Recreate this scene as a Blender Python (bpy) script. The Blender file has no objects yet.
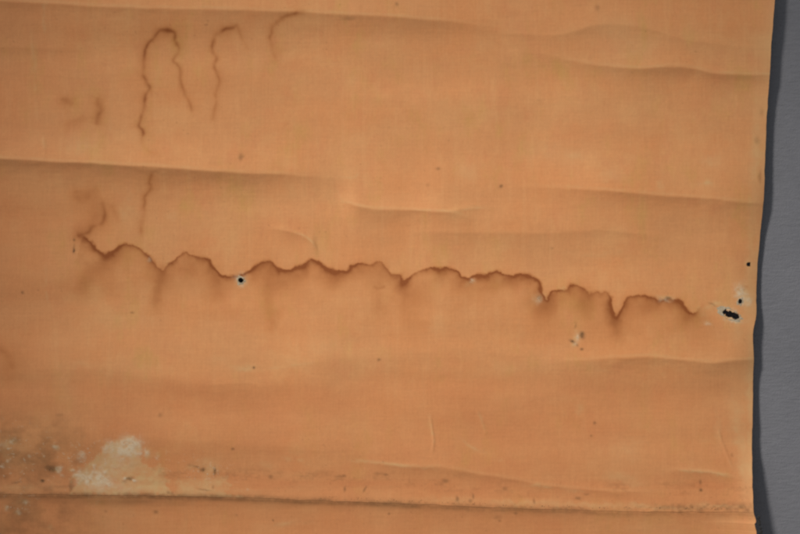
import bpy, math
import numpy as np

# ---------------------------------------------------------------- camera, light, exposure
# 1 unit of the working plane = 1 mm; wx / wz turn sheet millimetres into metres
def wx(x): return (x - 400.0) * 0.001
def wz(y): return (267.0 - y) * 0.001

sc = bpy.context.scene
COL = sc.collection
cam_d = bpy.data.cameras.new("camera")
cam = bpy.data.objects.new("camera", cam_d)
COL.objects.link(cam)
cam.location = (0.0, -2.015, 0.0)
cam.rotation_euler = (math.radians(90), 0, 0)
cam_d.sensor_width = 36.0
cam_d.lens = 90.0
cam_d.clip_start = 0.05
cam_d.clip_end = 50.0
sc.camera = cam

world = bpy.data.worlds.new("World")
sc.world = world
world.use_nodes = True
bg = world.node_tree.nodes["Background"]
bg.inputs[0].default_value = (0.93, 0.97, 1.0, 1)
bg.inputs[1].default_value = 0.285

key_d = bpy.data.lights.new("gallery_spot", 'SPOT')
key = bpy.data.objects.new("gallery_spot", key_d)
COL.objects.link(key)
_t = np.array([wx(595), 0.0, wz(470)])
_l = np.array([-0.62, -0.76, 0.62]) * 3.2
key.location = _t + _l
from mathutils import Vector, noise as mnoise
key.rotation_euler = Vector(-_l).to_track_quat('-Z', 'Y').to_euler()
key_d.energy = 530.0
key_d.color = (1.0, 0.965, 0.90)
key_d.shadow_soft_size = 0.26
key_d.spot_size = math.radians(22.5)
key_d.spot_blend = 1.0

sc.view_settings.view_transform = 'Standard'
sc.view_settings.look = 'None'
sc.view_settings.exposure = 0.0
sc.view_settings.gamma = 1.0
sc.view_settings.use_curve_mapping = False
sc.cycles.pixel_filter_type = 'BLACKMAN_HARRIS'
sc.cycles.filter_width = 2.4

# ---------------------------------------------------------------- numeric helpers
rng = np.random.default_rng(7)
def vnoise(x, y, sx, sy, seed):
    """smooth value noise in [-1, 1]; sx, sy are feature sizes in mm"""
    r = np.random.default_rng(seed)
    n = 256
    g = r.uniform(-1, 1, (n, n))
    u = x / sx + 37.3 + seed * 1.7; v = y / sy + 11.9 + seed * 0.9
    iu = np.floor(u).astype(np.int64); iv = np.floor(v).astype(np.int64)
    fu = u - iu; fv = v - iv
    fu = fu * fu * fu * (fu * (fu * 6 - 15) + 10); fv = fv * fv * fv * (fv * (fv * 6 - 15) + 10)
    a = g[iv % n, iu % n]; b = g[iv % n, (iu + 1) % n]
    c = g[(iv + 1) % n, iu % n]; d = g[(iv + 1) % n, (iu + 1) % n]
    return (a * (1 - fu) + b * fu) * (1 - fv) + (c * (1 - fu) + d * fu) * fv
def fbm(x, y, sx, sy, seed, octaves=4, gain=0.5):
    o = 0; a = 1.0; t = 0
    for k in range(octaves):
        o = o + a * vnoise(x, y, sx / 2 ** k, sy / 2 ** k, seed + 13 * k)
        t += a; a *= gain
    return o / t * 1.5
def sstep(a, b, x):
    t = np.clip((x - a) / (b - a), 0, 1)
    return t * t * (3 - 2 * t)
def smooth_interp(x, pts):
    """monotone-x curve through points, cubic (Catmull-Rom)"""
    p = np.array(pts, float)
    X, Y = p[:, 0], p[:, 1]
    m = np.gradient(Y, X)
    xc = np.clip(x, X[0], X[-1])
    i = np.clip(np.searchsorted(X, xc) - 1, 0, len(X) - 2)
    h = X[i + 1] - X[i]; t = (xc - X[i]) / h
    y = ((2*t**3 - 3*t**2 + 1) * Y[i] + (t**3 - 2*t**2 + t) * h * m[i]
         + (-2*t**3 + 3*t**2) * Y[i + 1] + (t**3 - t**2) * h * m[i + 1])
    return y + np.where(x < X[0], (x - X[0]) * m[0], 0) + np.where(x > X[-1], (x - X[-1]) * m[-1], 0)
def refine(pts, n=4):
    p = np.array(pts, float)
    out = []
    for i in range(len(p) - 1):
        p0 = p[max(i - 1, 0)]; p1 = p[i]; p2 = p[i + 1]; p3 = p[min(i + 2, len(p) - 1)]
        for k in range(n):
            t = k / n
            out.append(0.5 * (2*p1 + (p2 - p0)*t + (2*p0 - 5*p1 + 4*p2 - p3)*t*t + (3*p1 - p0 - 3*p2 + p3)*t**3))
    out.append(p[-1])
    return np.array(out)
def polydist(x, y, pts, pad=40):
    """distance to a polyline, parameter along it, side (+1 below/right of travel) """
    p = np.array(pts, float)[:, :2]
    best = np.full(x.shape, 1e3); par = np.zeros(x.shape); side = np.ones(x.shape)
    x0, y0 = p.min(0) - pad; x1, y1 = p.max(0) + pad
    sel = np.nonzero((x > x0) & (x < x1) & (y > y0) & (y < y1))
    xs = x[sel]; ys = y[sel]
    bs = np.full(xs.shape, 1e3); ps = np.zeros(xs.shape); ss = np.ones(xs.shape)
    n = len(p) - 1
    for i in range(n):
        a = p[i]; b = p[i + 1]
        lo = np.minimum(a, b) - pad; hi = np.maximum(a, b) + pad
        q = np.nonzero((xs > lo[0]) & (xs < hi[0]) & (ys > lo[1]) & (ys < hi[1]))[0]
        if not len(q): continue
        dx, dy = b - a; L = dx*dx + dy*dy + 1e-9
        ax = xs[q] - a[0]; ay = ys[q] - a[1]
        t = np.clip((ax * dx + ay * dy) / L, 0, 1)
        ex = ax - t * dx; ey = ay - t * dy
        d = np.sqrt(ex*ex + ey*ey)
        m = d < bs[q]
        qq = q[m]
        bs[qq] = d[m]; ps[qq] = (i + t[m]) / n
        ss[qq] = np.where(dx * ay[m] - dy * ax[m] > 0, 1, -1)
    best[sel] = bs; par[sel] = ps; side[sel] = ss
    return best, par, side
def blob(x, y, cx, cy, rx, ry, ang=0.0, soft=1.0):
    c, s = math.cos(ang), math.sin(ang)
    u = ((x - cx) * c + (y - cy) * s) / rx; v = (-(x - cx) * s + (y - cy) * c) / ry
    return np.exp(-(u*u + v*v) ** soft)

# ---------------------------------------------------------------- outline curves of the sheet
EDGE = [(-60, 777), (0, 775), (40, 772), (75, 770), (130, 766.5), (204, 763), (240, 760), (262, 758),
        (300, 756.3), (318, 755.8), (324, 754.4), (360, 753.6), (400, 753), (450, 752.2), (490, 752.8),
        (511, 754), (522, 755.6), (534, 757.3), (600, 762)]
def edge_x(y):
    e = smooth_interp(y, EDGE)
    e = e - 0.177 * (smooth_interp(y, GAP) - 13.0)      # the curled-out end of the sheet is drawn in a little
    e = e + 0.28 * fbm(y, y * 0, 9, 9, 501, 3)
    rag = sstep(508, 518, y)
    return e + rag * 1.3 * fbm(y, y * 0 + 3, 5, 5, 77, 3)
SEAM = [(-70, 493.2), (0, 494.2), (60, 495), (110, 495.6), (170, 496), (240, 497.6), (300, 500), (370, 502.3), (430, 504.5),
        (500, 507.5), (560, 509.5), (620, 511), (690, 511.5), (760, 511), (800, 511)]
def seam_y(x):
    return smooth_interp(x, SEAM) + 0.5 * fbm(x, x * 0, 12, 12, 91, 3)

# ---------------------------------------------------------------- relief: folds and cockling
# curve, (x fade-in start, full, full, fade-out end), slope below, reach below, slope above, wobble
FOLDS = [
 ([(-80, -4), (0, 1), (60, 4.5), (120, 8), (200, 9.5), (260, 10.5), (320, 13.5), (370, 15.5), (420, 19), (460, 22), (500, 27), (560, 33)], (-200, -150, 400, 520), .42, 14, .14),
 ([(420, 24), (470, 28), (520, 33), (560, 34), (600, 24), (640, 26), (680, 38), (720, 44), (780, 49)], (440, 560, 700, 800), .16, 18, .10),
 ([(440, 40), (500, 51), (540, 53), (570, 60), (640, 68), (690, 68), (712, 73), (740, 74.5), (780, 75)], (480, 690, 900, 950), .52, 11, .14),
 ([(-80, 156), (0, 158.5), (60, 162), (120, 165), (180, 168.5), (240, 173), (290, 174.5), (320, 178), (350, 178.5), (400, 177)], (-200, -150, 200, 370), .50, 13, .20),
 ([(-80, 156), (0, 158.5), (60, 162), (120, 165), (180, 168.5), (240, 173), (290, 174.5), (320, 178), (350, 178.5), (400, 177)], (-200, -150, 60, 330), .20, 42, .06),
 ([(330, 192), (342, 200), (352, 204), (370, 208.5), (400, 209.5), (430, 211), (452, 212.5), (470, 218), (490, 220)], (335, 360, 435, 482), .40, 11, .22),
 ([(400, 218), (440, 213), (465, 208.5), (490, 207.5), (520, 206)], (440, 458, 466, 492), .20, 5, .20),
 ([(500, 186), (540, 187.5), (600, 190), (640, 193.5), (700, 198), (740, 202), (780, 205)], (500, 620, 900, 950), .38, 18, .10),
 ([(380, 234), (425, 232), (470, 232.5), (540, 233), (600, 230), (660, 236), (700, 240)], (400, 450, 620, 700), .16, 22, .05),
 ([(240, 229), (265, 228.5), (290, 231.5), (306, 238), (316, 247), (322, 262)], (262, 288, 312, 319), .26, 6, .26),
 ([(200, 371), (255, 368.5), (290, 363), (340, 357), (400, 353), (480, 350), (540, 356), (580, 361), (620, 357.5), (650, 356.5), (690, 361), (714, 363), (730, 361), (760, 360), (790, 361)], (245, 330, 900, 950), .13, 34, .05),
 ([(480, 366), (560, 361.5), (620, 357.5), (650, 356.5), (690, 361), (714, 363), (730, 361), (760, 360), (790, 361)], (530, 640, 900, 950), .36, 12, .12),
 ([(-80, 371), (40, 370), (100, 368), (150, 375), (200, 382), (260, 384.5), (320, 384)], (-200, 20, 200, 320), .17, 26, .05),
 ([(-80, 49), (0, 47.5), (50, 48), (110, 50)], (-200, -150, 50, 110), .12, 15, .06),
 ([(-80, 428), (0, 430), (120, 432), (200, 440), (300, 446), (400, 452), (500, 458), (620, 462), (780, 466)], (-200, -150, 120, 900), .13, 26, .03),
 ([(350, 461), (375, 463), (400, 465.5), (440, 467), (480, 474), (540, 484), (600, 491), (680, 492)], (355, 390, 600, 690), .22, 6, .14),
 ([(660, 470), (690, 471), (715, 473.5), (735, 478), (750, 482)], (660, 700, 722, 745), .28, 4, .34),
 ([(-80, 494), (0, 495), (100, 496), (200, 497), (300, 500), (400, 503.5), (500, 507.5), (600, 511), (680, 511.5), (780, 511)], (-200, -150, 660, 800), .32, 8, .07),
 ([(-80, 494), (0, 495), (100, 496), (200, 497), (300, 500), (400, 503.5), (500, 507.5), (600, 511), (680, 511.5), (780, 511)], (-200, -150, 660, 900), .10, 22, .04),
]
GAP = [(-80, 17), (-20, 17), (60, 15.5), (120, 12), (190, 10.5), (250, 7.0), (306, 8.0), (316, 9.5), (328, 12.0), (348, 11.5),
       (372, 9), (420, 11), (440, 12), (462, 17), (485, 23), (510, 29), (540, 34), (620, 38)]
# light vertical creases: polyline, height, width
VCREASE = [([(430, 415), (432, 428), (433.5, 440), (432.5, 453)], .55, 1.3),
           ([(33, 22), (31, 34), (34, 50), (31, 64), (36, 84), (36, 100), (39, 125)], .13, 1.8),
           ([(718, 428), (722, 442), (727, 455), (733, 470)], .45, 1.6),
           ([(474, 405), (483, 425), (486, 436)], .25, 1.6),
           ([(44, 135), (46, 150), (48, 160)], .25, 1.5),
           
           ([(205, 385), (240, 383), (262, 384)], .18, 1.5)]
def height(x, y):
    H = np.full(x.shape, 9.0)
    yw = y + 0.7 * fbm(x, y, 30, 12, 21, 3)
    F = np.zeros(x.shape)
    for pts, env, sb, wb, sa in FOLDS:
        yc = smooth_interp(x, pts)
        e = sstep(env[0], env[1], x) * (1 - sstep(env[2], env[3], x))
        A = sb * wb; wa = A / sa
        d = yw - yc
        r = 7.0 if sb in (.17, .13) else 0.9
        ds = np.sqrt(d * d + r * r) - r
        F += 1.25 * e * A * np.where(d > 0, np.exp(-ds / wb), np.exp(-ds / wa))
    # long horizontal cockles and slight buckles of the sheet
    C = 2.6 * fbm(x, y, 480, 60, 31, 2, .35) + 0.16 * fbm(x, y, 150, 22, 41, 2) + 0.045 * fbm(x, y, 40, 14, 43, 2)
    C += 0.5 * fbm(x, y, 60, 120, 45, 2)
    C += 0.035 * fbm(x, y, 5, 5, 46, 3)
    rim = np.exp(-(edge_x(y) - x) / 20.0)
    rim = np.clip(rim, 0, 1.0)
    H += F * (1 - 0.72 * rim) + C * (1 - 0.5 * np.clip(rim, 0, 1))
    g = smooth_interp(y, GAP)
    H += (g - 10.0) * rim
    for pts, h, w in VCREASE:
        d, t, s = polydist(x, y, refine(pts), 12)
        d = d * (1 + 0)
        H += h * np.exp(-(d / w) ** 2) * np.clip(np.sin(np.pi * np.clip(t, 0.02, .98)) * 1.6, 0, 1)
    return np.maximum(H, 2.5)

# ---------------------------------------------------------------- stains (marks with a shape of their own)
TIDE = [(77,236.5),(82,236),(86.6,238.8),(90,241),(94,245),(97,248.5),(100.4,252),(105.4,255.8),(109,253.6),(113,251.3),(117,248),(120.4,245.5),(124,244.2),(128,243.8),
 (133,244.9),(136.8,246.8),(141.5,249.6),(145.5,253),(148,254.4),(150.6,257.6),(153.5,262),(156.8,266.4),(160,269.6),(163,272),(165.2,268),(168,264),(172,261.6),(175.6,258.9),
 (180,255.3),(185.7,252),(189,254.2),(193,255.6),(200,256.8),(205,257.8),(208.8,260),(212,264.5),(215,269),(219,273.4),(222.6,276),(229,276.6),(235,276),
 (242.7,274),(247,271.6),(250,270),(254,266.6),(257.7,264),(263,261.4),(269,260.6),(272.4,262.6),(275,266.4),(278.6,268.6),(282.8,270),(289,270.6),(293,268.8),(295.4,266.4),
 (299.5,265.2),(304,264.4),(307,261.2),(310.4,258.9),(316.7,260.6),(321,263.8),(325.5,267),(330,269.6),(335.5,271.4),(341,270.9),(346.8,271.4),(349,268.4),(350.6,264.6),(356,263.9),
 (363,263),(367,264.2),(370.6,264.6),(375,262),(379.4,260.9),(383.6,264.6),(387,269),(389,272.6),(392,275),(396,274.9),(400.7,275.7),(403.8,281.4),(407,279.8),(410,278),(414.6,274.2),
 (420,271),(425,269.2),(430,268),(435,268.1),(440,269),(446.4,267.6),(452,268.4),(456.5,270),(459.4,272.8),(461.5,275.7),(465,277.2),(469,277.7),(473,276.2),(477.8,275),(483,275.4),(486.6,274.7),
 (489,272.2),(492,272.8),(496.6,270.6),(499.5,271.6),(503,274),(508,275.4),(513,275.7),(516,274.2),(520.5,274),(525,274.6),(529,275.7),(534,277.6),(538,280),(540.6,282.8),(541.8,286.5),
 (542.5,294),(546.8,300),(548.5,296),(550.6,292.7),(555,290.6),(560.6,289.7),(567,289),(569,286.2),(572,284.7),(576,284.6),(579.4,285.7),(583,287.3),(585.7,290),(589.5,295),
 (592,293),(594.5,292),(600.7,292.7),(604.6,292),(607.5,293),(610,295.6),(611,299),(610.6,303.6),(611.3,307.8),(613.4,312.6),(616,316.6),(619,312.8),(621,307.8),(623.6,303),(626,299),(629.6,297),
 (634,295.7),(639.5,295),(645,295.7),(648,297.4),(654,298),(657.6,300.2),(660.4,299.4),(666,299.6),(672.8,299.8),(679,300),(682.6,303),(685,306.5),(687.6,310.2),(690,312.8),(695,312.8),(697.4,310.4),(700,307.8),
 (703.2,305.4),(706.6,304),(712,303.6),(718,305)]
# pale hairline wrinkles: points, strength, width
PALE_LINES = [([(31,22),(32,45),(35,62),(36,90),(38,126)],.45,1.6),([(44,134),(46,146),(49,156)],.4,1.8),([(46,258),(46,280),(47,300),(51,310)],.38,1.4),([(430,415),(432,428),(433.5,440),(432.5,454)],.75,1.2),
 ([(474,402),(481,418),(486,432)],.4,1.6),([(718,428),(722,442),(727,455),(733,470)],.7,1.3),([(664,470),(690,471),(715,473.5),(735,478)],.7,1.0),([(292,231),(304,236),(312,243),(318,252)],.5,1.0),
 ([(338,176),(352,178),(362,172),(375,170)],.45,1.1),([(337,190),(342,200),(352,204),(364,207)],.6,1.2),([(400,208),(428,210.5),(452,212),(466,216)],.6,1.2),([(456,212),(468,208.6),(488,208)],.5,1.0),
 ([(360,461),(380,463),(404,466),(430,468)],.5,1.2),([(520,486),(545,486.5),(570,489)],.5,1.3),([(458,436),(470,446),(482,453)],.45,1.2),([(110,112),(111,124),(110,132)],.2,1.4),([(560,252),(590,255),(630,251)],.18,2.4),
 ([(590,372),(605,371),(622,374)],.3,1.6),([(690,186),(706,183),(716,185)],.4,1.6),([(45,14),(46,26),(45,34)],.35,1.6),([(700,441),(716,441),(728,444)],.4,1.2),([(262,370),(290,366),(318,362)],.35,1.2),
 ([(70,497),(72,488),(73,480)],.4,1.3),([(170,492),(174,486),(180,481),(196,480)],.5,1.3),([(272,527),(284,524),(296,524)],.5,1.6),([(612,300),(613,320),(612,335)],.15,1.5),([(525,290),(524,315),(526,350)],.22,2.2),([(86,498),(104,497.6),(128,498.4)],.35,1.0)]
# thin lines: points, peak strength, sharp width, soft width
LINES = [
 ([(143,137),(143,131),(139.6,126),(141,118),(144,108),(144.6,100),(146,94),(149.6,88.5),(147,83),(143,75),(143,67),(143.5,60),(144,53),(145.5,47.7),(149,42),(153,37.6),(156.5,33.5),(160.6,30),(167,30.2),(173,31.4)], (.55,1.0), .95, 1.1, 3.4),
 ([(160.6,30),(167,30.2),(173,31.4),(175,35),(174.4,40),(177,44),(178.7,47.7),(177,53),(173,59),(176,63.5),(179.4,69),(180,77),(182,85),(184.6,93),(188,100),(190.6,107),(193,114)], (.85,.3), .85, 1.1, 3.2),
 ([(211,120),(212.5,116.7),(214,110),(216,103),(215.2,98),(215,93),(217,86),(218.8,80),(216,72),(213.8,65),(216,60),(216,56.5),(213,53),(211,49),(213,42),(215,35),(220,31.5),(225,29),(231,28),(236,26)], (.3,1.0), .75, 1.2, 2.8),
 ([(225,29),(231,28),(236,26),(238.5,30),(240,34),(242,38),(244,42.7),(247,50)], (.7,.1), .5, 1.2, 2.4),
 ([(278,62),(274,55),(271.5,47.7),(270.6,42),(270,37.6),(271,31),(272.8,26),(276,22),(280,19),(288,15.5),(296.6,13),(306,11.5)], (.15,.9), .72, 1.4, 3.4),
 ([(153,174),(151,179),(149.8,183),(151.4,186),(150.6,189),(147.6,193),(144.4,197),(144.6,202),(143.5,206.8),(143,214),(141.8,221.8),(141,228),(141,235)], (1.0,.35), .76, 1.25, 3.2),
 ([(77,236.5),(82,234.5),(86.6,233),(90,231.5),(92.8,226.8),(98,224.6),(103,221.8),(104.4,217),(104.6,211.8),(103,206),(101,200)], (1.0,.35), .8, 1.2, 5.0),
 ([(75.4,191),(77,196),(80.5,198.8),(85,197.5),(90,194),(95,191),(100,189)], (1.0,.2), .42, 2.4, 6.0),
 ([(62,98),(66.5,101.6),(70,104),(73,106)], (.7,.6), .5, 3.0, 5.0),
 ([(98,97),(97,102),(100,108),(101,112),(98,118),(96.6,126)], (.7,1.0), .5, 1.8, 4.5),
 ([(62,126),(70,124),(78,121),(84,115)], (.3,.8), .30, 2.4, 5.0),
 ([(142,138),(144,146),(148,151),(156,155),(162,160)], (.6,.2), .30, 1.2, 3.0),
 ([(111,203),(114,210),(117,218),(119,224)], (.8,.5), .22, 1.8, 3.0),
 ([(-10,346),(0,350),(6,354),(11,361),(14,370)], (.8,.3), .45, 2.0, 5.0),
 ([(374,286),(377,288),(381,288),(385,286)], (.6,.8), .5, .8, 1.4),
 ([(548,300),(560,302),(572,294)], (.5,.2), .12, 2.0, 5.0),
]
# soft run marks below the tide line: x, y, rx, ry, strength, angle
RUNS = [(84,285,7,11,.50,.35),(92,272,8,9,.30,.6),(104,264,8,10,.42,.5),(155,300,5.5,9,.55,.05),(159,284,4,14,.55,.08),(163,274,4,6,.5,0),(128,262,3.5,13,.22,0),(192,266,7,13,.38,0),
 (217,288,7,10,.48,0),(210,272,8,8,.40,.3),(206,298,5,5,.2,0),(268,300,6,20,.36,0),(269,278,6,13,.34,0),(274,322,5,9,.38,0),(283,283,12,9,.42,0),(300,275,8,7,.25,0),(333,279,9,8,.40,0),(343,278,6,8,.25,0),
 (366,272,9,9,.32,0),(376,300,6,16,.30,0),(380,270,7,9,.42,0),(381,310,5,7,.18,0),(404,292,5,18,.42,0),(414,290,9,12,.28,0),(412,320,8,12,.26,0),(437,280,5,16,.18,0),(470,292,7,9,.28,0),(498,281,9,8,.32,0),(512,281,9,6,.34,0),
 (538,305,9,11,.38,0),(545,310,9,12,.30,.2),(552,300,5,7,.35,0),(583,300,8,12,.50,0),(588,310,6,14,.34,0),(571,296,8,9,.22,0),(617,330,6,12,.50,0),(616,320,4.5,7,.5,0),(609,312,4,10,.30,0),(626,306,4,9,.3,0),(648,305,12,8,.46,0),
 (640,312,14,9,.20,0),(676,308,10,10,.30,.5),(688,321,9,8,.32,0),(700,318,7,8,.22,0),(708,318,9,7,.20,0),(745,286.5,4.5,2.4,.40,0),(743,270,4,6,.10,0),(97,215,8,9,.34,.5),(88,227,10,6,.34,-.4),(78,236,6,5,.40,0),(84,196,10,6,.34,0),(94,203,8,8,.20,0),(68,102,6,5,.30,0),(99,110,5,13,.32,0),(80,122,10,5,.22,-.3),(150,60,10,30,.06,0),(166,36,10,6,.12,0),(228,33,10,6,.14,0),(10,362,12,18,.26,0),(146,120,4,20,.08,0)]
# dark dirt specks and one painted edge shadow: x, y, rx, ry, strength, angle
SPECKS = [(241,157,2.3,3.6,.50,0),(501,186.5,1.9,1.9,.7,0),(438,168,1.8,1.6,.5,0),(74,251,1.2,2.2,.95,0),(74,240,1.1,1.3,.7,0),(74,247,.7,3,.4,0),(22,292.5,1.5,1.6,.60,0),(38,290,1.1,1,.35,0),(132,313,1.8,1.2,.5,0),
 (254,367.5,1.6,1.5,.7,0),(379,359.5,1.7,1.5,.6,0),(233,449,1.9,1.6,.6,0),(595,423,1.6,1.6,.6,0),(591,436,1.5,1.3,.5,0),(701,490,1.7,1.7,.9,0),(700,482,1.4,2.8,.55,0),(732,455,1.2,2.2,.35,0),
 (383,461,1,1,.3,0),(345,489,1.2,3,.6,0),(364,490,1.1,3,.6,.5),(366,487,.9,2,.4,.3),(340,477,5,1.6,.4,.1),(344,476,2,1.3,.5,0),(379,474,5,1.5,.35,0),(386,475,2.5,1.6,.5,0),(338,480,6,1,.3,0),(271,477,2.6,2,.5,0),(302,476,3,1,.3,0),
 (445,481,4,2,.5,0),(457,499,2,3,.6,0),(473,496,1.2,3,.6,0),(505,489,3,2,.4,0),(470,501,2,2,.5,0),(516,513,3,1.4,.5,0),(500,521,1.5,1,.4,0),(498,518,5,2,.25,0),(534,501,1.3,3,.5,0),(578,498,3,1.4,.5,0),(586,494,3,1.2,.4,0),
 (52,469,8,4.2,.80,.1),(71,487,2.2,8,.5,.1),(78,462,8,4,.35,-.4),(30,470,16,4,.28,0),(60,487,14,2,.25,0),(47,468,4,2.5,.4,0),(42,481,2.6,2,.95,0),(39,458,2.8,1.1,.6,.1),(16,483,6,1.3,.5,-.25),(5,477,4,3,.45,0),(129,479,4,1.7,.75,0),(124,482,2.5,1.4,.4,0),(203,470,3.2,2.2,.75,-.4),(197,467,4,1.2,.55,.4),  # tall streak at the left of the loss patch is its painted edge shadow
 (215,471,1.4,4.5,.75,0),(205,490,7,1,.5,.1),(213,487,1,2,.4,0),(172,494,2.5,2.5,.5,0),(190,465,3,1.5,.3,0),(161,415,2.2,2.2,.35,0),(60,415,4,2,.3,0),(155,513,2.4,2,.55,0),(105,512,2,1.5,.3,0),(12,509,7,5,.4,0),(25,507,4,3,.35,0),
 (273,521,1.1,1.3,.6,0),(236,516,1.2,1.2,.3,0),(389,514,1.4,1.2,.5,0),(168,493,2,2,.5,.3),(582,335,2.8,3.6,.85,-.3),(572,341.5,3.2,1.8,.8,.5),(581.5,349,1.8,1.2,.8,0),(575,326,1,3,.4,.2),(577,345,1.4,1.4,.5,0),
 (598,7,2.5,3,.35,0),(397,4,1.8,2.5,.45,0),(349,18.5,8,2,.32,-.05),(540,100,3,2,.12,0),(428,185,2,2,.2,0),(552,248,1.6,1.2,.3,0),(740,506,5,2,.55,0),(728,508,4,1.6,.5,0),(716,509,3,1.6,.55,0),(700,510,5,2,.5,0),(684,507,4,2,.5,0),
 (680,511,3,2.5,.5,0),(664,509,2,1.4,.4,0),(640,507,3,1.4,.3,0),(758,140,2.5,4,.3,0),(761,176,2,6,.35,0),(762,112,2,4,.2,0),(668,298,3,1.3,.85,.1),(665,299.5,2,1,.5,0),(539,298,2.2,2.4,.6,0),(712,304,4,1.3,.4,.4),(741,290,5,1.5,.25,0)]
# pale scuffs (tan paper showing): x, y, rx, ry, strength, angle
PALES = [(240,280,6,5.6,.95,0),(471,282,4.2,3,.85,-.5),(468,285,3,2,.4,0),(539,299,6.2,5.6,.95,0),(563,289,3.6,2,.6,0),(666,298.4,8,3.4,.85,.1),(577,338,3.4,5,.75,.3),(574,345,3.5,3,.5,0),(576,331,2,2,.4,0),(730,316,12,5.5,.8,.35),(735,319,9,4,.5,.2),
 (726,306,8,3,.4,0),(744,296,5,8,.75,.1),(750,299,5,6,.5,0),(741,290,4,5,.7,0),(711,305,8,2.6,.55,-.4),(716,303,4,2,.45,0),(703,314,4,5,.45,.7),(706,323,4,2.3,.6,.1),(699,309,2,5,.4,.9),(714,309,5,2,.3,0),(749,264,3.2,3.2,.45,0),(150,260,2.2,3,.5,0),(168,263,1.8,1.5,.3,0),(312,262,3,2,.3,0),(497,281,3,1.8,.2,0),
 (748,310,6,10,.30,0),(737,330,5,16,.28,0),(756,150,5,50,.45,.06),(752,250,4,40,.35,0),(751,400,3,60,.50,0),(741,440,6,36,.42,-.1),(736,420,9,30,.25,0),(746,470,8,12,.4,0),(748,375,7,12,.25,0),
 (63,180,30,10,.10,0),(80,147,16,9,.30,0),(708,183,5,4,.5,0),(661,185,4,5,.38,0),(710,160,9,5,.35,0),(610,176,14,7,.30,0),(545,150,30,10,.18,.1),(575,157,9,5,.28,0),(470,175,9,6,.35,0),(470,168,12,5,.15,0),(615,62,30,18,.14,0),(620,28,25,14,.2,0),(640,48,20,12,.14,0),
 (45,22,1,10,.3,.1),(34,60,3,14,.22,0),(46,8,3,6,.35,0),(245,367,11,3.6,.55,0),(220,360,12,4,.15,0),(320,345,26,12,.20,0),(300,360,16,6,.15,0),(130,372,30,14,.16,0),(80,365,20,4,.22,0),(65,392,10,30,.15,0),(60,345,18,12,.12,0),(115,330,30,18,.10,0),
 (170,215,8,5,.25,0),(130,205,12,16,.25,0),(124,214,5,9,.25,0),(370,200,40,12,.10,0),(315,244,8,14,.18,-.4),(438,323,7,9,.25,0),(520,330,4,20,.12,0),(525,296,6,16,.16,0),(440,282,8,8,.2,0),(608,303,3,10,.2,0),
 (579,410,3,6,.25,0),(628,450,18,14,.26,0),(622,478,16,6,.32,0),(635,485,9,4,.25,0),(560,400,20,5,.1,0),(430,420,3,9,.2,0),(718,430,3,20,.25,0),(500,460,3,2,.2,0),(480,450,10,3,.16,.3),(536,486,6,1.6,.4,0),(575,490,10,2,.25,0),(700,472,18,1.6,.35,.08),(722,474.5,5,1.3,.4,.1),
 (55,485,14,8,.22,0),(20,488,22,5,.28,0),(6,446,9,9,.5,0),(13,441,4,4,.4,0),(8,461,4,6,.3,0),(20,450,18,22,.22,0),(56,447,3.4,2.6,.75,0),(57,469.5,4,3,.75,0),(71,470,3,2.4,.7,0),(20,504,8,8,.22,0),(24,502,3,2.5,.45,0),(6,509,3,3,.45,0),(17,513,3,2,.4,0),
 (50,529,3,3,.3,0),(110,520,24,12,.18,0),(130,516,7,5,.15,0),(210,470,6,5,.55,0),(205,463,14,6,.28,0),(208,478,6,3,.3,0),(200,483,18,4.5,.60,.05),(196,492,11,3,.78,.08),(184,484,6,1.7,.45,-.2),(212,491,6,2.5,.5,0),(157,454,3,2.4,.5,0),(148,454,3,4.5,.7,.2),(192,468,5,2,.35,0),
 (288,458,4,3,.35,0),(296,450,12,5,.14,0),(267,465,7,3,.25,0),(300,487,30,7,.1,0),(450,500,30,3,.30,0),(520,503,40,2.6,.34,0),(590,505,40,2.4,.42,0),(660,508,34,2.2,.5,0),(720,506,24,2,.5,0),(638,505,9,2,.4,0),(240,492,20,2,.2,0),(285,525,8,4,.25,-.2),(262,530,10,5,.16,0),(300,523,20,3,.1,0),
 (640,530,30,6,.12,0),(720,520,20,6,.2,0),(300,460,3,1.6,.3,0),(360,461,9,1.5,.34,.1),(378,463,10,1.4,.34,.1),(405,465,9,1.4,.5,.05),(425,468,10,1.3,.25,.05)]
LOSS = [(71.5,496),(72.5,484),(75,474),(80,469),(86,466),(91,460),(97,452),(103,447),(110,441),(118,438.5),(126,436),(134,438),(139,443),(141,449),(140,455),(145,462),(150,468),(154.5,465.5),(157.5,464),(160,469),(164,477),(168,486),(170.5,490),(173,496)]
LOSS2 = [(174,496),(178,489),(181,484),(190,483),(201,479),(210,476),(222,477),(228,484),(228,492),(240,498),(235,502),(180,502)]
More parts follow.
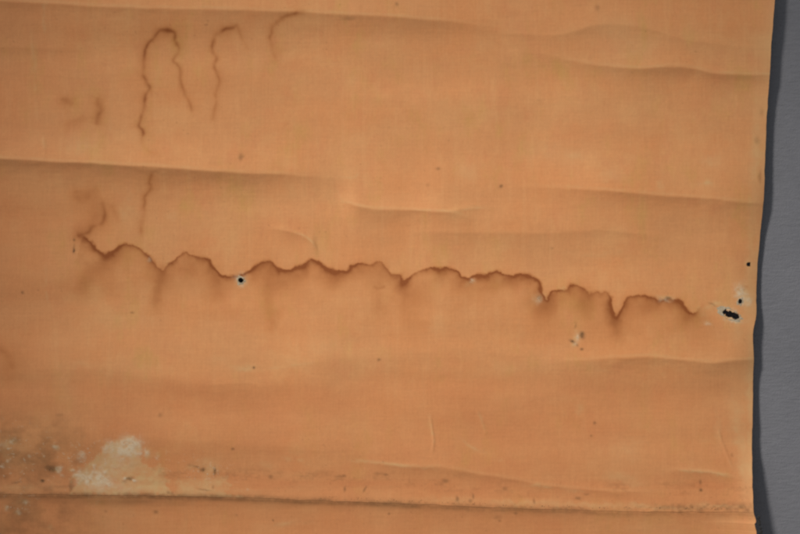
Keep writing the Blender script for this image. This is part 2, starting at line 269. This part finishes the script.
# white crusts: x, y, rx, ry, strength
CHALK = [(131,446,9,8.5,.95),(120,452,9,6,.35),(97,479,15,7,.42),(118,462,16,10,.22),(112,488,24,5,.20),(123,447,5,4,.4),(110,444,5,4.5,.50),(113,450,6,3,.2),(106,449,3,2.5,.35),(83,457,5.5,3.6,.42),(79,472,3,2.6,.6),(81,475,4,4.5,.7),(86,480,5.2,5,.85),(88,476,3,3,.6),(76,474,2.5,2,.5),(100,475,3.6,5.5,.72),(102,482,4,3.6,.85),(108,484.5,4,2.6,.75),(93,467,1.4,3,.5),
 (72,470,1.6,1.4,.75),(59.5,469,2.4,3.2,.60),(56,447.5,2.6,2,.60),(2,467,1.6,1.4,.85),(8,462,1.6,1.4,.5),(13,441.5,2.6,2,.45),(2,445,3,3,.3),(134.5,480.5,1.5,1.3,.85),(123.5,478.5,1.4,1.2,.6),(147,453,2,3.6,.60),(158,457,2.2,1.4,.55),(62,476,2,1.4,.35),(24.5,502.5,2,1.6,.5),(6.5,509.5,1.8,1.6,.45),(17,513,2,1.4,.35),(135,453,4,3,.25),
 (742,292,4.6,7,.62),(748,299,5,5,.5),(734,319,7,2.6,.55),(727,309,5,2,.45),(732,313,6,3,.4),(577,338,2.3,3.4,.55),(575.5,345,2,1.6,.4),(240,280,5,4.6,.40),(539,299,4.5,4.2,.22),(471.5,282,3,2,.34),(664,299.4,6,2,.25),(708,323,2.2,1.2,.4),(150,260,1.4,1.6,.35),(247,490,1.2,.8,.3),(30,457,1,1,.4),(21,472,1.2,1,.3)]
# holes: x, y, rx, ry, angle, raggedness
HOLES = [(240.6,280.2,2.6,2.4,.3,.25),(749.2,264.2,1.75,1.7,0,.3),(740.2,301.6,1.9,2.6,.1,.3),
         (723.6,311.4,3.0,3.5,.3,.3),(729.6,314.4,5.8,2.7,.35,.32),(735.0,316.0,4.4,2.8,.42,.32),
         (737.6,317.2,2.0,1.4,.4,.3)]
def hole_field(x, y):
    h = np.zeros(x.shape)
    nz = fbm(x, y, 2.6, 2.6, 61, 3)
    for cx, cy, rx, ry, a, rg in HOLES:
        s = (abs(x - cx) < 14) & (abs(y - cy) < 14)
        if not s.any(): continue
        c, sn = math.cos(a), math.sin(a)
        u = ((x[s]-cx)*c + (y[s]-cy)*sn)/rx; v = (-(x[s]-cx)*sn + (y[s]-cy)*c)/ry
        h[s] = np.maximum(h[s], 1.0 - (np.sqrt(u*u + v*v) + rg * nz[s]))
    return h           # > 0 inside a hole

def inside(x, y, poly):
    p = np.array(poly, float); r = np.zeros(x.shape, bool)
    j = len(p) - 1
    for i in range(len(p)):
        c = ((p[i,1] > y) != (p[j,1] > y)) & (x < (p[j,0]-p[i,0])*(y-p[i,1])/(p[j,1]-p[i,1]+1e-9) + p[i,0])
        r ^= c; j = i
    return r

def gather(x, y, items, wob, seed, soft=1.0):
    m = np.zeros(x.shape)
    nx = wob * fbm(x, y, 7, 7, seed, 4, .6); ny = wob * fbm(x, y, 7, 7, seed + 5, 4, .6)
    for it in items:
        cx, cy, rx, ry, k = it[:5]; a = it[5] if len(it) > 5 else 0.0
        R = 3.0 * max(rx, ry)
        s = np.nonzero((abs(x - cx) < R) & (abs(y - cy) < R))
        if not len(s[0]): continue
        f = min(1.0, max(rx, ry) / 8.0 + .25)
        m[s] = 1 - (1 - m[s]) * (1 - k * blob(x[s] + nx[s]*f, y[s] + ny[s]*f, cx, cy, rx, ry, a, soft))
    return m

def masks(x, y):
    wxx = x + 0.55 * fbm(x, y, 6, 6, 101, 3); wyy = y + 0.55 * fbm(x, y, 6, 6, 107, 3)
    fade_mod = 0.78 + 0.30 * fbm(x, y, 22, 22, 111, 3)
    # --- the wavy tide line
    d, t, side = polydist(wxx + .75 * fbm(x, y, 4, 4, 103, 3, .6), wyy + .85 * fbm(x, y, 4, 4, 109, 3, .6), refine(TIDE, 3), 44)
    d = d / np.clip(1 + .55 * fbm(x, y, 14, 14, 113, 3), .5, 1.7)
    yl = np.interp(x, [p[0] for p in TIDE], [p[1] for p in TIDE])
    below = side > 0
    endf = sstep(0, .012, t) * (1 - sstep(.955, .995, t))
    line = np.where(below, .50 * np.exp(-(d / 2.9) ** 1.6) + .42 * np.exp(-(d / 7.5) ** 1.3) + .42 * np.exp(-d / 15) + .14 * np.exp(-d / 36), .92 * np.exp(-(d / 1.35) ** 2.0) + .03 * np.exp(-d / 5))
    stain = .92 * line * endf * fade_mod
    for pts, (a0, a1), k, w1, w2 in LINES:
        d, t, s = polydist(wxx, wyy, refine(pts, 3), 22)
        e = (a0 + (a1 - a0) * t) * sstep(0, .06, t + .02) * (1 - sstep(.94, 1.0, t) * .8)
        v = 1.15 * k * e ** .6 * (.46 * np.exp(-(d / (w1 * 1.7)) ** 1.8) + .30 * np.exp(-(d / (w2 * 1.1)) ** 1.5) + .22 * np.exp(-d / (w2 * 2.2))) * (0.85 + .35 * fbm(x, y, 9, 9, 117, 2))
        stain = 1 - (1 - stain) * (1 - np.clip(v, 0, 1))
    runs = gather(x, y, [(a, b, c * 1.25, e * 1.2, f * 1.1, g) for a, b, c, e, f, g in RUNS], 2.0, 121)
    stain = 1 - (1 - stain) * (1 - .74 * runs)
    # --- dirt, with some painted shade
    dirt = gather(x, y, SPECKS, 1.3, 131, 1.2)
    sy = seam_y(x)
    grain = fbm(x, y, 3.2, 2.2, 141, 3)
    patch = fbm(x, y, 30, 10, 143, 3)
    dirt = np.maximum(dirt, np.clip(.24 * np.exp(-((y - sy + 22) / 9) ** 2) * np.clip(grain * .7 + patch * 1.1 - .25, 0, 1), 0, 1))
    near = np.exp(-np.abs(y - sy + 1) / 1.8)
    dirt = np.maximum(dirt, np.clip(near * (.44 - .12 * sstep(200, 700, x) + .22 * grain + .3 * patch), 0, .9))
    right = sstep(600, 700, x)
    dirt = np.maximum(dirt, right * np.clip(np.exp(-((y - 508) / 5.0) ** 2) * (.32 + .30 * grain + .3 * patch), 0, .8))
    low = (1 - sstep(30, 130, x)) * sstep(395, 440, y)
    dirt = np.maximum(dirt, np.clip(low * (.16 + .32 * fbm(x, y, 16, 12, 151, 4, .6)), 0, .8))
    # scattered fly specks and foxing
    fx = fbm(x, y, 3.4, 3.4, 161, 2)
    gate = sstep(-.1, .8, fbm(x, y, 120, 70, 163, 2) + .5 * sstep(380, 470, y))
    dirt = np.maximum(dirt, .22 * sstep(1.05, 1.3, fx) * gate)
    # --- pale scuffs and losses
    pale = gather(x, y, PALES, 2.6, 171)
    lx = x + 4.2 * fbm(x, y, 15, 12, 181, 5, .62); ly = y + 3.2 * fbm(x, y, 15, 12, 187, 5, .62)
    for poly, kk in ((LOSS, .78), (LOSS2, .52)):
        dd, _, _ = polydist(lx, ly, poly + [poly[0]], 14)
        ins = inside(lx, ly, poly)
        sd = np.where(ins, dd, -dd)
        m = sstep(-2.6, 3.6, sd + 3.0 * fbm(x, y, 4, 4, 183, 3)) * np.clip(1.0 + .42 * fbm(x, y, 20, 11, 189, 5, .65), .35, 1.2) * (kk * 1.0 + .25 * fbm(x, y, 11, 8, 191, 4, .6))
        m *= 1 - sstep(-.8, .8, y - seam_y(x))
        pale = np.maximum(pale, np.clip(m, 0, 1))
    pale *= np.clip(.86 + .30 * fbm(x, y, 4.5, 4.5, 193, 3), 0, 1.2)
    wid = 3 + 9 * np.clip(fbm(y, y * 0 + 5, 40, 40, 195, 3) + .5, 0, 1)
    edge = np.exp(-np.clip(edge_x(y) - x, 0, 99) / wid) * .42 * (.85 + .35 * fbm(x, y, 8, 16, 197, 3))
    pale = np.clip(1 - (1 - pale) * (1 - np.clip(edge, 0, 1)), 0, 1)
    chalk = gather(x, y, [(q[0], q[1], q[2] * 1.12, q[3] * 1.12, q[4]) for q in CHALK], 3.8, 201, 1.2)
    chalk = np.clip(chalk * (1.0 + .75 * fbm(x, y, 3.6, 3.2, 205, 3, .65)), 0, 1)
    # crumbs of the same crust around the lower left
    zone = np.clip(blob(x, y, 95, 465, 60, 26) + blob(x, y, 5, 455, 30, 30) + .6 * blob(x, y, 205, 475, 26, 18) + .4 * blob(x, y, 15, 506, 26, 9), 0, 1)
    chalk = np.maximum(chalk, zone * .60 * sstep(.62, 1.0, fbm(x, y, 3.4, 2.8, 211, 3, .6)))
    # pale lips above the fold crests: painted highlight that strengthens the folds
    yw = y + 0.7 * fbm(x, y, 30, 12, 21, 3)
    lit_lip = np.zeros(x.shape)
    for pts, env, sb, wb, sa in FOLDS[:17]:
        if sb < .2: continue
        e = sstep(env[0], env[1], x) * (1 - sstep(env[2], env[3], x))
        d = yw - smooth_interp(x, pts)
        lit_lip = np.maximum(lit_lip, e * min(sb, .4) * .7 * np.exp(-((d + 1.6) / 1.5) ** 2))
    pale = np.clip(pale + lit_lip * (.7 + .5 * fbm(x, y, 14, 5, 221, 3)), 0, 1)
    for pts, k, w in PALE_LINES:
        d, t, s_ = polydist(x + .8 * fbm(x, y, 9, 9, 223, 3), y + .8 * fbm(x, y, 9, 9, 227, 3), refine(pts), 14)
        pale = np.clip(pale + .6 * k * np.exp(-(d / w) ** 1.6) * np.sin(np.pi * np.clip(t, .04, .96)) * np.clip(.8 + .9 * fbm(x, y, 8, 8, 229, 2), 0, 1.5), 0, 1)
    # grime under the seam, then a shadow painted in below the loss patch
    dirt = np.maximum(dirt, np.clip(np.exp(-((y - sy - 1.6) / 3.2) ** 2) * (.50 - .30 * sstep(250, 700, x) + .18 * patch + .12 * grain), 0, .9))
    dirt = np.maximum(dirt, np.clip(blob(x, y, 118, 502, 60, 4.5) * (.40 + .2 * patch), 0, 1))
    # torn pale rims of the holes
    hf = hole_field(x, y)
    tone = .55 * sstep(366, 392, y + 6 * fbm(x, y, 90, 20, 231, 3)) * (.8 + .5 * fbm(x, y, 70, 30, 233, 3))
    tone = np.maximum(tone, .70 * np.exp(-((y - 478 - .015 * x) / 20) ** 2) * (.9 + .5 * fbm(x, y, 60, 9, 237, 3)))
    tone = np.clip(np.maximum(tone, .4 * (1 - sstep(20, 110, x))), 0, 1)
    return stain, dirt, pale, chalk, tone

# ---------------------------------------------------------------- mesh builder for a panel of the sheet
def make_mesh(name, co, quads):
    me = bpy.data.meshes.new(name)
    n = len(co); f = len(quads)
    me.vertices.add(n); me.vertices.foreach_set("co", co.astype(np.float32).ravel())
    me.loops.add(f * 4); me.loops.foreach_set("vertex_index", quads.astype(np.int32).ravel())
    me.polygons.add(f)
    me.polygons.foreach_set("loop_start", np.arange(0, f * 4, 4, dtype=np.int32))
    me.polygons.foreach_set("use_smooth", np.ones(f, bool))
    me.update(calc_edges=True)
    me.validate()
    return me

def panel(name, top, bottom, step, lift, mat, edge_mat, thick=0.45):
    xs0 = np.arange(-64, 760 + 1e-6, step)
    nx = len(xs0); span = 600
    ny = int(round(np.mean(bottom(xs0) - top(xs0)) / step)) + 1
    T = np.linspace(0, 1, ny)[:, None]
    X0 = np.broadcast_to(xs0[None, :], (ny, nx)).copy()
    X0[:, -1] = 760
    Y = top(X0) * (1 - T) + bottom(X0) * T
    X = X0 + (edge_x(Y) - 760) * sstep(560, 760, X0)
    H = height(X, Y) + lift(X, Y)
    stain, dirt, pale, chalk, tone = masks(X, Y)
    H += 0.10 * chalk + .05 * pale - .10 * sstep(.3, .9, dirt) * .5
    hf = hole_field(X, Y)
    H += 0.9 * np.clip(1 + hf * 1.2, 0, 1) ** 3 * (hf > -2) * (hf < 0.6) * (np.abs(hf) > 1e-9) * .5
    # pull the vertices round a hole onto its true torn outline
    kill = (.25 * (hf[:-1, :-1] + hf[1:, :-1] + hf[1:, 1:] + hf[:-1, 1:])) > 0
    kp = np.pad(kill, 1); k4 = kp[:-1, :-1].astype(int) + kp[1:, :-1] + kp[1:, 1:] + kp[:-1, 1:]
    hf0 = hf.copy()
    rim_v = (k4 > 0) & (k4 < 4)
    gy, gx = np.gradient(hf0); gx /= step; gy /= step
    g2 = gx * gx + gy * gy + 1e-6
    X = X + np.where(rim_v, np.clip(-hf0 * gx / g2, -.6, .6), 0)
    Y = Y + np.where(rim_v, np.clip(-hf0 * gy / g2, -.6, .6), 0)
    co = np.stack([wx(X), -H * .001, wz(Y)], -1).reshape(-1, 3)
    idx = np.arange(ny * nx).reshape(ny, nx)
    q = np.stack([idx[:-1, :-1], idx[1:, :-1], idx[1:, 1:], idx[:-1, 1:]], -1).reshape(-1, 4)
    hc = .25 * (hf[:-1, :-1] + hf[1:, :-1] + hf[1:, 1:] + hf[:-1, 1:]).ravel()
    q = q[hc <= 0]
    # border edges -> thickness
    e = np.concatenate([q[:, [0, 1]], q[:, [1, 2]], q[:, [2, 3]], q[:, [3, 0]]])
    k = np.sort(e, 1); key_ = k[:, 0] * (ny * nx) + k[:, 1]
    u, inv, cnt = np.unique(key_, return_inverse=True, return_counts=True)
    be = e[cnt[inv] == 1]
    bv, binv = np.unique(be.ravel(), return_inverse=True)
    binv = binv.reshape(be.shape)
    back = co[bv] + np.array([0, thick * .001, 0])
    front2 = co[bv]
    base = len(co); b2 = base + len(bv)
    co2 = np.concatenate([co, front2, back])
    sk = np.stack([binv[:, 1] + base, binv[:, 0] + base, binv[:, 0] + b2, binv[:, 1] + b2], -1)
    quads = np.concatenate([q, sk])
    me = make_mesh(name, co2, quads)
    mi = np.zeros(len(me.polygons), np.int32); mi[len(q):] = 1
    me.materials.append(mat); me.materials.append(edge_mat)
    me.polygons.foreach_set("material_index", mi)
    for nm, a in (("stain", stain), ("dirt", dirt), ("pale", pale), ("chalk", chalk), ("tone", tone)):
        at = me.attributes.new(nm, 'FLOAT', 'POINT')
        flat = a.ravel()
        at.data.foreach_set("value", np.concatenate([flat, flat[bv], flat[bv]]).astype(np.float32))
    o = bpy.data.objects.new(name, me); COL.objects.link(o)
    return o

# ---------------------------------------------------------------- materials
def new_mat(name, rough):
    m = bpy.data.materials.new(name); m.use_nodes = True
    nt = m.node_tree; b = nt.nodes["Principled BSDF"]
    b.inputs["Roughness"].default_value = rough
    b.inputs["Specular IOR Level"].default_value = 0.25
    return m, nt, b
def N(nt, typ, **kw):
    n = nt.nodes.new(typ)
    for k, v in kw.items(): setattr(n, k, v)
    return n
def noise(nt, vec, scale, detail=4, rough=.55):
    n = N(nt, 'ShaderNodeTexNoise'); n.inputs["Scale"].default_value = scale
    n.inputs["Detail"].default_value = detail; n.inputs["Roughness"].default_value = rough
    nt.links.new(vec, n.inputs["Vector"]); return n.outputs["Fac"]
def scaled(nt, vec, s):
    n = N(nt, 'ShaderNodeMapping'); n.inputs["Scale"].default_value = s
    nt.links.new(vec, n.inputs["Vector"]); return n.outputs["Vector"]
def ramp(nt, fac, a, b):
    n = N(nt, 'ShaderNodeMapRange'); n.inputs["From Min"].default_value = a; n.inputs["From Max"].default_value = b
    n.interpolation_type = 'SMOOTHSTEP'
    nt.links.new(fac, n.inputs["Value"]); return n.outputs["Result"]
def math_(nt, op, a, b):
    n = N(nt, 'ShaderNodeMath', operation=op)
    for i, v in enumerate((a, b)):
        if isinstance(v, (int, float)): n.inputs[i].default_value = v
        else: nt.links.new(v, n.inputs[i])
    return n.outputs[0]
def mix(nt, fac, a, b, mode='MIX'):
    n = N(nt, 'ShaderNodeMix', data_type='RGBA', blend_type=mode)
    for s, v in ((n.inputs[0], fac), (n.inputs[6], a), (n.inputs[7], b)):
        if isinstance(v, (int, float)): s.default_value = v
        elif isinstance(v, tuple): s.default_value = v + (1,)
        else: nt.links.new(v, s)
    return n.outputs[2]

def paper_material():
    m, nt, b = new_mat("aged_paper", .72)
    L = nt.links
    tc = N(nt, 'ShaderNodeTexCoord').outputs["Object"]
    def att(n):
        a = N(nt, 'ShaderNodeAttribute'); a.attribute_name = n; return a.outputs["Fac"]
    big = ramp(nt, noise(nt, scaled(nt, tc, (1, 1, 1.6)), 11, 4), .32, .68)
    mid = ramp(nt, noise(nt, tc, 34, 5, .6), .30, .70)
    fibv = noise(nt, scaled(nt, tc, (520, 1, 45)), 1, 3, .6)       # vertical laid fibres
    fibh = noise(nt, scaled(nt, tc, (30, 1, 420)), 1, 3, .6)       # horizontal fibres
    fine = noise(nt, tc, 420, 3, .6)
    c = mix(nt, big, (.600, .243, .089), (.570, .250, .097))
    yel = ramp(nt, noise(nt, scaled(nt, tc, (1.5, 1, .8)), 23, 4, .65), .52, .78)
    c = mix(nt, math_(nt, 'MULTIPLY', yel, .9), c, (.53, .265, .080))
    pt = ramp(nt, noise(nt, scaled(nt, tc, (1.0, 1, .55)), 62, 4, .6), .50, .72)
    c = mix(nt, math_(nt, 'MULTIPLY', pt, .5), c, (.62, .285, .110))
    cl = ramp(nt, noise(nt, scaled(nt, tc, (1.0, 1, 1.1)), 15, 5, .62), .50, .70)
    c = mix(nt, math_(nt, 'MULTIPLY', cl, .55), c, (.61, .300, .118))
    vs = ramp(nt, noise(nt, scaled(nt, tc, (150, 1, 14)), 1, 3, .55), .48, .75)
    c = mix(nt, math_(nt, 'MULTIPLY', vs, .30), c, (.64, .31, .125))
    pk = ramp(nt, noise(nt, scaled(nt, tc, (1.3, 1, .8)), 41, 3, .6), .52, .74)
    c = mix(nt, math_(nt, 'MULTIPLY', pk, .3), c, (.57, .205, .083))
    c = mix(nt, att("tone"), c, (.535, .195, .071))
    red = ramp(nt, noise(nt, scaled(nt, tc, (.8, 1, 1.2)), 17, 4, .6), .55, .80)
    c = mix(nt, math_(nt, 'MULTIPLY', red, .5), c, (.585, .208, .074))
    c = mix(nt, math_(nt, 'MULTIPLY', mid, .16), c, (.66, .31, .125))
    sp = math_(nt, 'ADD', math_(nt, 'MULTIPLY', fibv, .5), math_(nt, 'MULTIPLY', fibh, .5))
    sp = math_(nt, 'ADD', math_(nt, 'MULTIPLY', sp, .6), math_(nt, 'MULTIPLY', fine, .4))
    g = N(nt, 'ShaderNodeMapRange'); g.inputs["From Min"].default_value = .3; g.inputs["From Max"].default_value = .7
    g.inputs["To Min"].default_value = .90; g.inputs["To Max"].default_value = 1.09
    L.new(sp, g.inputs["Value"])
    gc = N(nt, 'ShaderNodeCombineColor')
    for i in range(3): L.new(g.outputs["Result"], gc.inputs[i])
    c = mix(nt, 1.0, c, gc.outputs[0], 'MULTIPLY')
    # pale scuffs and fold highlights, stain, dirt and painted shade, chalk crust in turn
    c = mix(nt, math_(nt, 'MULTIPLY', att("pale"), .80), c, (.58, .375, .170))
    st = att("stain")
    sf = math_(nt, 'POWER', st, .85)
    scol = mix(nt, st, (.47, .158, .038), (.245, .066, .013))
    c = mix(nt, sf, c, scol)
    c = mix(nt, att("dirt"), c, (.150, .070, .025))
    ch = math_(nt, 'MULTIPLY', att("chalk"), math_(nt, 'ADD', .62, math_(nt, 'MULTIPLY', fine, .6)))
    c = mix(nt, ch, c, (.62, .47, .31))
    L.new(c, b.inputs["Base Color"])
    bp = N(nt, 'ShaderNodeBump'); bp.inputs["Strength"].default_value = .35; bp.inputs["Distance"].default_value = .0004
    L.new(math_(nt, 'ADD', sp, math_(nt, 'MULTIPLY', ch, 1.5)), bp.inputs["Height"])
    L.new(bp.outputs[0], b.inputs["Normal"])
    return m
PAPER = paper_material()

def rim_material(name, c1, c2):
    m, nt, b = new_mat(name, .85)
    tc = N(nt, 'ShaderNodeTexCoord').outputs["Object"]
    f = ramp(nt, noise(nt, tc, 500, 4, .65), .3, .7)
    nt.links.new(mix(nt, f, c1, c2), b.inputs["Base Color"])
    return m
RIM = rim_material("torn_paper_fibre", (.46, .37, .26), (.32, .24, .15))
CRUST = rim_material("white_crust", (.58, .44, .31), (.48, .33, .20))
CUT = rim_material("paper_edge", (.50, .26, .11), (.36, .19, .08))
LINT = rim_material("dark_lint", (.018, .017, .018), (.04, .035, .03))

def wall_material():
    m, nt, b = new_mat("grey_wall_paint", .55)
    L = nt.links
    tc = N(nt, 'ShaderNodeTexCoord').outputs["Object"]
    big = noise(nt, tc, 9, 3)
    c = mix(nt, ramp(nt, big, .3, .7), (.157, .155, .170), (.177, .174, .190))
    rip = noise(nt, scaled(nt, tc, (75, 1, 330)), 1, 4, .6)
    fine = noise(nt, tc, 650, 3, .6)
    g = N(nt, 'ShaderNodeMapRange'); g.inputs["From Min"].default_value = .3; g.inputs["From Max"].default_value = .7
    g.inputs["To Min"].default_value = .93; g.inputs["To Max"].default_value = 1.06
    L.new(rip, g.inputs["Value"])
    gc = N(nt, 'ShaderNodeCombineColor')
    for i in range(3): L.new(g.outputs["Result"], gc.inputs[i])
    c = mix(nt, 1.0, c, gc.outputs[0], 'MULTIPLY')
    L.new(c, b.inputs["Base Color"])
    bp = N(nt, 'ShaderNodeBump'); bp.inputs["Strength"].default_value = .9; bp.inputs["Distance"].default_value = .0010
    L.new(math_(nt, 'ADD', rip, math_(nt, 'MULTIPLY', fine, .7)), bp.inputs["Height"])
    L.new(bp.outputs[0], b.inputs["Normal"])
    return m

# ---------------------------------------------------------------- the wall behind
def build_wall():
    xs = np.linspace(-1.6, 1.6, 9); zs = np.linspace(-1.3, 1.3, 9)
    X, Z = np.meshgrid(xs, zs); nx = 9
    front = np.stack([X, 0 * X, Z], -1).reshape(-1, 3)
    idx = np.arange(81).reshape(9, 9)
    q = np.stack([idx[:-1, :-1], idx[:-1, 1:], idx[1:, 1:], idx[1:, :-1]], -1).reshape(-1, 4)
    back = np.array([(-1.6, .1, -1.3), (1.6, .1, -1.3), (1.6, .1, 1.3), (-1.6, .1, 1.3)])
    me = make_mesh("wall", np.concatenate([front, back]), np.concatenate([q, [[84, 83, 82, 81]]]))
    me.materials.append(wall_material())
    o = bpy.data.objects.new("wall", me); COL.objects.link(o)
    o["kind"] = "structure"
    return o
build_wall()

# ---------------------------------------------------------------- the sheet
sheet = bpy.data.objects.new("stained_paper_sheet", None)
COL.objects.link(sheet)
sheet["label"] = "aged orange-brown paper sheet with a wavy brown water stain, against the grey wall"
sheet["category"] = "paper sheet"

up = panel("panel", lambda x: np.full(x.shape, -60.0), lambda x: seam_y(x), 0.82,
           lambda x, y: 0.55 * np.ones(x.shape), PAPER, CUT)
up["label"] = "broad upper paper panel with the wavy brown tide line"
lo = panel("panel", lambda x: seam_y(x) - 7.0, lambda x: np.full(x.shape, 590.0), 0.82,
           lambda x, y: 0 * x, PAPER, CUT)
lo["label"] = "lower paper strip tucked under the dirty dark seam"
for o in (up, lo): o.parent = sheet

# ---------------------------------------------------------------- torn rims, crusts, crumbs (parts of the sheet)
def surf(x, y):
    x = np.atleast_1d(np.array(x, float)); y = np.atleast_1d(np.array(y, float))
    return height(x, y) + np.where(y < seam_y(x), 0.55, 0.0)

def ring(name, cx, cy, rx, ry, ang, inner, label, seed, mat=RIM):
    """frayed collar of fibres round a hole, lying on the sheet"""
    n, m = 44, 6
    th = np.linspace(0, 2 * np.pi, n, endpoint=False)
    co = []
    jag = 1 + .16 * fbm(th * 5, th * 0, 3, 3, seed, 3) ; jo = 1 + .42 * fbm(np.cos(th) * 6, np.sin(th) * 6, 3, 3, seed + 1, 4)
    for k in range(m):
        t = k / (m - 1)
        r = (inner * jag) * (1 - t) + jo * t
        u = np.cos(th) * r * rx; v = np.sin(th) * r * ry
        X = cx + u * math.cos(ang) - v * math.sin(ang); Y = cy + u * math.sin(ang) + v * math.cos(ang)
        lift = (.16 * math.sin(math.pi * min(t + .25, 1))) * (1 + .6 * fbm(X, Y, 1.6, 1.6, seed + 2, 2)) + (-.15 if k == m - 1 else .02)
        H = surf(X, Y) + .12 + lift
        co.append(np.stack([wx(X), -H * .001, wz(Y)], -1))
    co = np.array(co).reshape(-1, 3)
    q = [[k*n + i, (k+1)*n + i, (k+1)*n + (i+1) % n, k*n + (i+1) % n] for k in range(m-1) for i in range(n)]
    me = make_mesh(name, co, np.array(q)); me.materials.append(mat)
    o = bpy.data.objects.new(name, me); COL.objects.link(o); o.parent = sheet
    if label: o["label"] = label
    return o
ring("torn_rim", 240.6, 280.2, 5.0, 4.6, 0, .55, "pale frayed rim round the small hole on the wavy stain", 301)
ring("torn_rim", 730.6, 314.4, 11.2, 5.8, .30, .80, "pale frayed rim round the long ragged black hole", 311)
ring("torn_rim", 740.6, 301.2, 3.4, 4.2, 0, .62, "pale frayed rim round the hole nearest the sheet's edge", 321)

def crumbs(name, spots, mat, size, seed, label):
    r = np.random.default_rng(seed)
    V = []; Q = []
    for (cx, cy, rx, ry, n) in spots:
        for _ in range(n):
            a = r.uniform(0, 2*np.pi); q = r.uniform(0, 1) ** .6
            x = cx + rx * q * math.cos(a); y = cy + ry * q * math.sin(a)
            s = size * r.uniform(.4, 1.0) * (1.15 - .6 * q)
            V.append((x, y, s, r.uniform(0, 3), r.uniform(.5, 1.0)))
    V = np.array(V)
    H = surf(V[:, 0], V[:, 1])
    co = []
    for i, (x, y, s, a, el) in enumerate(V):
        b = len(co)
        for k in range(5):
            th = a + k * 2*math.pi/5
            co.append((x + s * math.cos(th) * r.uniform(.7, 1.2), y + s * el * math.sin(th) * r.uniform(.7, 1.2), H[i] - .05))
        co.append((x, y, H[i] + .28 * s + .12))
        for k in range(5): Q.append((b + k, b + 5, b + (k+1) % 5))
    co = np.array(co)
    me = bpy.data.meshes.new(name)
    me.from_pydata([(wx(c[0]), -c[2]*.001, wz(c[1])) for c in co], [], [tuple(q) for q in Q])
    me.materials.append(mat)
    o = bpy.data.objects.new(name, me); COL.objects.link(o); o.parent = sheet
    o["kind"] = "stuff"; o["label"] = label
    return o
crumbs("white_crust", [(131,445,7,6.5,46),(110,444,5,4,14),(85,478,6,6,40),(102,480,5,5,34),(108,484,4,2.4,14),(82,457,5,3,10),(60,469,3,3,10),(56,447,2.5,2,6),(148,453,2,4,8),(2,467,1.5,1.2,3),
                       (134.5,480.5,1.3,1,3),(95,462,30,18,40),(12,450,16,16,16),(205,472,20,12,16),(20,506,18,6,10)], CRUST, 1.0, 5,
       "chalky white crust and crumbs above the dirty seam")
crumbs("white_crust", [(577,338,2.6,4,12),(471.5,282,2.6,1.6,9),(539,299,4.2,3.8,20),(743,293,3.5,6,22),(664,298.6,6,1.8,14),(707,322,2.4,1.4,5)], CRUST, .8, 6,
       "pale crumbs of lost paper beside the wavy stain")
crumbs("dirt_grain", [(52,469,6,3,14),(42,481,2,1.4,5),(128,479,3,1.2,6),(203,470,3,2,8),(215,471,1,3.5,6),(582,335,2,2.6,7),(572,341,2.4,1.2,5),(74,251,.8,1.4,3),(254,367.5,1,1,3)]
       + [(x, float(smooth_interp(np.array([x]), SEAM)[0]) - 3.0, 16, 2.0, 10) for x in range(330, 750, 30)], rim_material("dirt", (.07, .04, .02), (.16, .09, .04)), .75, 8,
       "dark dirt grains gathered along the seam")
# tattered dark lint on the lower edge
crumbs("dark_lint", [(755.6,516,1.0,2,8),(756.4,521,1.4,3,16),(757.4,530,1.5,6,24)], LINT, 1.9, 9, "black frayed threads at the lower end of the right edge")
